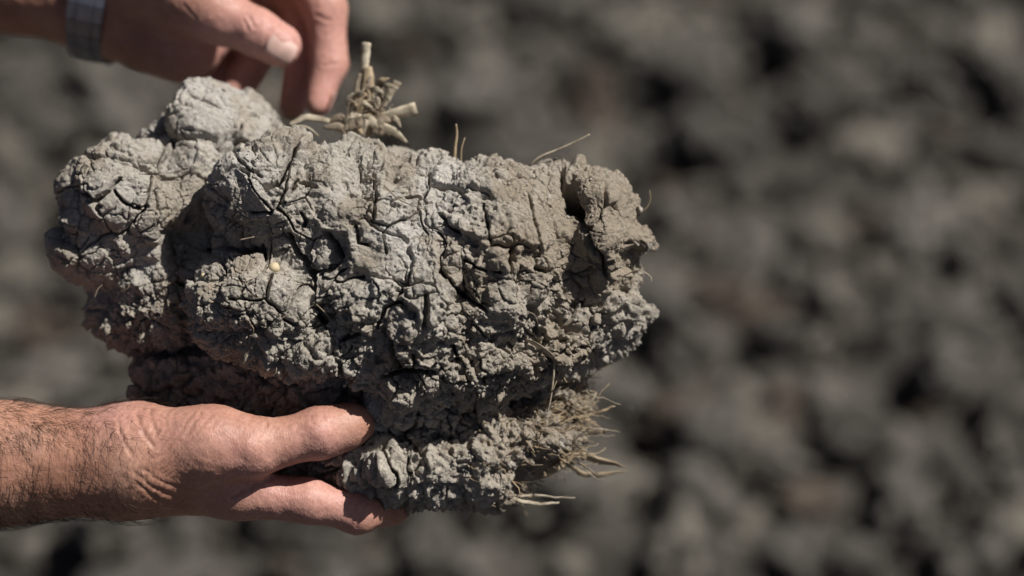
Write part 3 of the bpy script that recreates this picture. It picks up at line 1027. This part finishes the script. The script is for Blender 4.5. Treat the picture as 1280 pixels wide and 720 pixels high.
lower_creases = [(2.6, 2.0, [(172,516),(174,530),(182,546),(192,558)]), (2.4, 1.7, [(188,513),(189,526),(197,540)]), (2.4, 1.6, [(148,530),(154,550),(166,570)]),
 (1.8, 1.1, [(252,517),(241,530),(232,545)]), (1.8, .9, [(264,519),(253,533),(246,544)]), (1.6, .9, [(242,515),(231,529)]), (1.6, .7, [(274,521),(264,533)]),
 (2.0, 1.6, [(331,524),(334,532)]), (2.2, 1.3, [(166,590),(190,610),(222,622)]), (2.2, 1.5, [(168,602),(198,626),(240,634)]), (2.0, 1.2, [(178,585),(205,604),(240,612)]),
 (2.6, 2.2, [(290,622),(318,608),(340,598)]), (1.6, .9, [(389,519),(392,530)]), (1.6, .8, [(404,516),(407,526)]), (1.8, 1.2, [(446,660),(451,648)])]
handR, LP, LN = build_hand('hand', lower, None, lower_creases, [(400,545,40,.8), (310,560,45,.35), (420,630,60,.8), (300,600,60,.35), (230,535,50,.45), (140,510,40,.8), (345,620,40,.5)], HB,
    None, 3.7, lower_extra)
tag(handR, 'hairy bare hand palm up underneath the clod, thumb along its front', 'hand', 'hands holding the clod')

def nail(root, base, c, right, up, nrm, w, l, name='fingernail'):
    """curved nail plate: c centre, right/up/nrm axes in clod frame"""
    R, U, Nn = [np.array(v, float) / np.linalg.norm(v) for v in (right, up, nrm)]
    vs, fs = [], []
    n, m = 9, 9
    for layer in (0, 1):
        for i in range(n):
            for j in range(m):
                u, v = -1 + 2 * i / (n - 1), -1 + 2 * j / (m - 1)
                uu = u * math.sqrt(1 - 0.30 * v * v)
                p = c + R * uu * w + U * v * l * (1 - .12 * u * u) + Nn * (-0.30 * w * uu * uu - .06 * l * v * v - (1.6 if layer else 0))
                vs.append((p - base) * S)
    for i in range(n - 1):
        for j in range(m - 1):
            a = i * m + j
            fs.append((a, a + m, a + m + 1, a + 1))
            k = n * m + a
            fs.append((k, k + 1, k + m + 1, k + m))
    ring = [j for j in range(m)] + [i * m + m - 1 for i in range(1, n)] + [(n - 1) * m + j for j in range(m - 2, -1, -1)] + [i * m for i in range(n - 2, 0, -1)]
    for a, b_ in zip(ring, ring[1:] + ring[:1]):
        fs.append((a, b_, b_ + n * m, a + n * m))
    me = bpy.data.meshes.new(name)
    me.from_pydata([tuple(v) for v in vs], [], fs)
    me.polygons.foreach_set('use_smooth', np.ones(len(fs), bool))
    me.materials.append(M_NAIL)
    return link(name, me, None, root)
nail(handR, HB, at(443, 508, 18), (0, 1, .1), (1, 0, .05), (.05, -.1, 1), 15, 15)

# dark hair on the forearm, combed along the arm
hv, hf, hn = [], [], 0
px, py = back(LP)
side = sstep(-0.55, 0.1, -LN[:, 1] + 0.3)
w = np.clip((210 - px) / 130, 0, 1) * (px > -420) * (0.35 + 0.65 * (LN[:, 1] < .25)) * (0.35 + sstep(-.3, .5, vnoise(LP / 26, 99)))
w *= np.where(px < -20, .35, 1.0)
w /= w.sum()
for i in RNG.choice(len(LP), 2700, p=w):
    p, n = LP[i].astype(float), LN[i].astype(float)
    L = rc.uniform(12, 36)
    t = np.array((.55 + rc.uniform(-.5, .5), rc.uniform(-.35, .2), -.75 + rc.uniform(-.55, .75)))
    t -= n * (t @ n)
    t /= np.linalg.norm(t) + 1e-6
    c = np.cross(t, n) * rc.uniform(-.9, .9)
    r0 = rc.uniform(.15, .29)
    pts = [p - n * .4, p + t * L * .33 + n * L * .14, p + t * L * .68 + n * L * .15 + c * L * .2, p + t * L + n * L * .08 + c * L * .5]
    rads = (r0, r0 * .85, r0 * .6, r0 * .15)
    a = np.cross(t, n); a /= np.linalg.norm(a) + 1e-6
    for pt, r in zip(pts, rads):
        for th in (0, 2.094, 4.189):
            hv.append((pt + r * (math.cos(th) * a + math.sin(th) * n) - HB) * S)
    for s_ in range(3):
        for k in range(3):
            k2 = (k + 1) % 3
            hf.append((hn + s_ * 3 + k, hn + s_ * 3 + k2, hn + s_ * 3 + 3 + k2, hn + s_ * 3 + 3 + k))
    hn += 12
tag(link('arm_hair', mesh_np('arm_hair', np.array(hv), np.array(hf)), M_HAIR, handR), kind='stuff')

# upper hand: reaching over from behind, thumb and forefinger pinched to the clod's top
UB = at(250, 60, 320)
upper = [
 ((-420,-130,400),(-300,-100,400),88,84,20), ((-300,-100,400),(20,-28,388),84,66,20), ((20,-28,388),(128,0,376),66,62,24),
 ((20,-40,420),(130,-20,420),60,54,24),
 ((128,4,370),(226,46,334),62,58,30), ((140,-24,390),(310,-84,330),58,46,30), ((150,-5,410),(290,-5,430),54,38,30), ((200,30,360),(290,20,380),52,40,26),
 # thumb
 ((150,-30,330),(232,-6,262),50,46,26), ((232,-6,262),(268,16,244),44,37,22), ((268,16,244),(320,40,232),36,28.5,18), ((320,40,232),(348,56,226),28.5,26,14), ((348,56,226),(352,58,225),25.5,24.5,10),
 # forefinger
 ((310,-84,330),(362,-56,316),44,33,24), ((362,-56,316),(406,10,318),33,27,18), ((406,10,318),(412,80,316),26.5,23,12), ((412,80,316),(398,130,300),22.5,17,10),
 # middle finger
 ((310,-50,390),(378,2,386),36,27,20), ((378,2,386),(378,80,372),26,23,12), ((378,80,372),(366,132,350),22,18,10),
 # ring and little finger, curled in
 ((298,0,420),(336,44,420),32,26,18), ((336,44,420),(306,92,404),25,23,12), ((306,92,404),(296,112,392),22,20,10),
 ((270,10,430),(290,58,440),28,23,16), ((290,58,440),(264,92,424),22,20,12), ((264,92,424),(258,106,414),19,18,10),
]
upper_creases = [(1.8, 2.2, [(312,22),(318,34)]), (1.6, 1.8, [(305,26),(310,38)]), (1.8, 2.2, [(276,72),(268,100)]), (2, 2, [(396,20),(412,26)]), (1.8, 1.8, [(404,82),(422,80)]),
                 (1.6, 1.8, [(230,6),(246,24)]), (1.6, 1.6, [(215,8),(232,28)]), (1.6, 1.6, [(200,10),(216,34)])]
handL, UP_, UN = build_hand('hand', upper, None, upper_creases, [(412,120,45,1.2), (350,60,45,.9), (280,85,45,.9), (240,60,60,.5), (410,30,50,.9), (300,20,50,.6)], UB, None, 4.6)
tag(handL, 'blurred bare hand with a steel watch pinching the clod from behind', 'hand', 'hands holding the clod')
del handL['group'], handR['group']
nail(handL, UB, at(352, 60, 195), (.45, .1, .85), (.86, .1, -.5), (.12, -.98, .06), 16, 21)
nail(handL, UB, at(413, 128, 284), (.55, -.75, .15), (-.3, -.25, -.92), (.72, -.62, -.1), 10, 13)
# ------------------------------------------------------------------ wristwatch on the upper wrist
WB = at(120, 10, 380)
watch = thing('wristwatch', WB)
tag(watch, 'steel link bracelet of a wristwatch on the upper wrist', 'wristwatch')
wc, wx = at(131, -2, 390), at(250, 20, 330) - at(-20, -44, 338)
ax = wx / np.linalg.norm(wx)
e1 = np.cross(ax, (0, 1, 0)); e1 /= np.linalg.norm(e1)
e2 = np.cross(e1, ax)
def link_box(name, th, dth, x0, x1, r_in, r_out, mat, parent=watch, bev=.7):
    bm = bmesh.new()
    vs = []
    for x in (x0, x1):
        for t_ in (th - dth, th + dth):
            for r in (r_in, r_out):
                p = wc + ax * x + (e1 * math.cos(t_) * 0.98 + e2 * math.sin(t_) * 1.22) * r
                vs.append(bm.verts.new(tuple((p - WB) * S)))
    bm.verts.ensure_lookup_table()
    for f in ((0, 1, 3, 2), (4, 6, 7, 5), (0, 4, 5, 1), (2, 3, 7, 6), (1, 5, 7, 3), (0, 2, 6, 4)):
        bm.faces.new([vs[i] for i in f])
    bmesh.ops.recalc_face_normals(bm, faces=bm.faces)
    bmesh.ops.bevel(bm, geom=list(bm.edges), offset=bev * S, segments=2, affect='EDGES')
    me = bpy.data.meshes.new(name)
    bm.to_mesh(me); bm.free()
    me.materials.append(mat)
    return link(name, me, None, parent)
NL = 24
for k in range(NL):
    th = 2 * math.pi * (k + .5) / NL
    if math.cos(th) > 0.86:          # the case sits here, on the back of the wrist
        continue
    lk = link_box('bracelet_link', th, math.pi / NL * .985, -11, 11, 84, 94, M_STEEL)
    link_box('side_link', th, math.pi / NL * .98, -25, -11.6, 84.5, 93.3, M_STEEL, lk)
    link_box('side_link', th, math.pi / NL * .98, 11.6, 25, 84.5, 93.3, M_STEEL, lk)
def disc(name, r, h0, h1, mat, parent, off=0):
    bm = bmesh.new()
    bmesh.ops.create_cone(bm, cap_ends=True, segments=40, radius1=r * S, radius2=r * S * .94, depth=(h1 - h0) * S)
    me = bpy.data.meshes.new(name)
    bm.to_mesh(me); bm.free()
    me.materials.append(mat)
    o = link(name, me, None, parent)
    c = wc + e1 * (h0 + h1) / 2 + ax * off
    o.location = (c - WB) * S
    o.rotation_euler = Vector(e1).to_track_quat('Z', 'Y').to_euler()
    return o
case = disc('watch_case', 44, 78, 104, M_STEEL, watch)
disc('dial', 37, 103, 105.5, M_DIAL, watch)
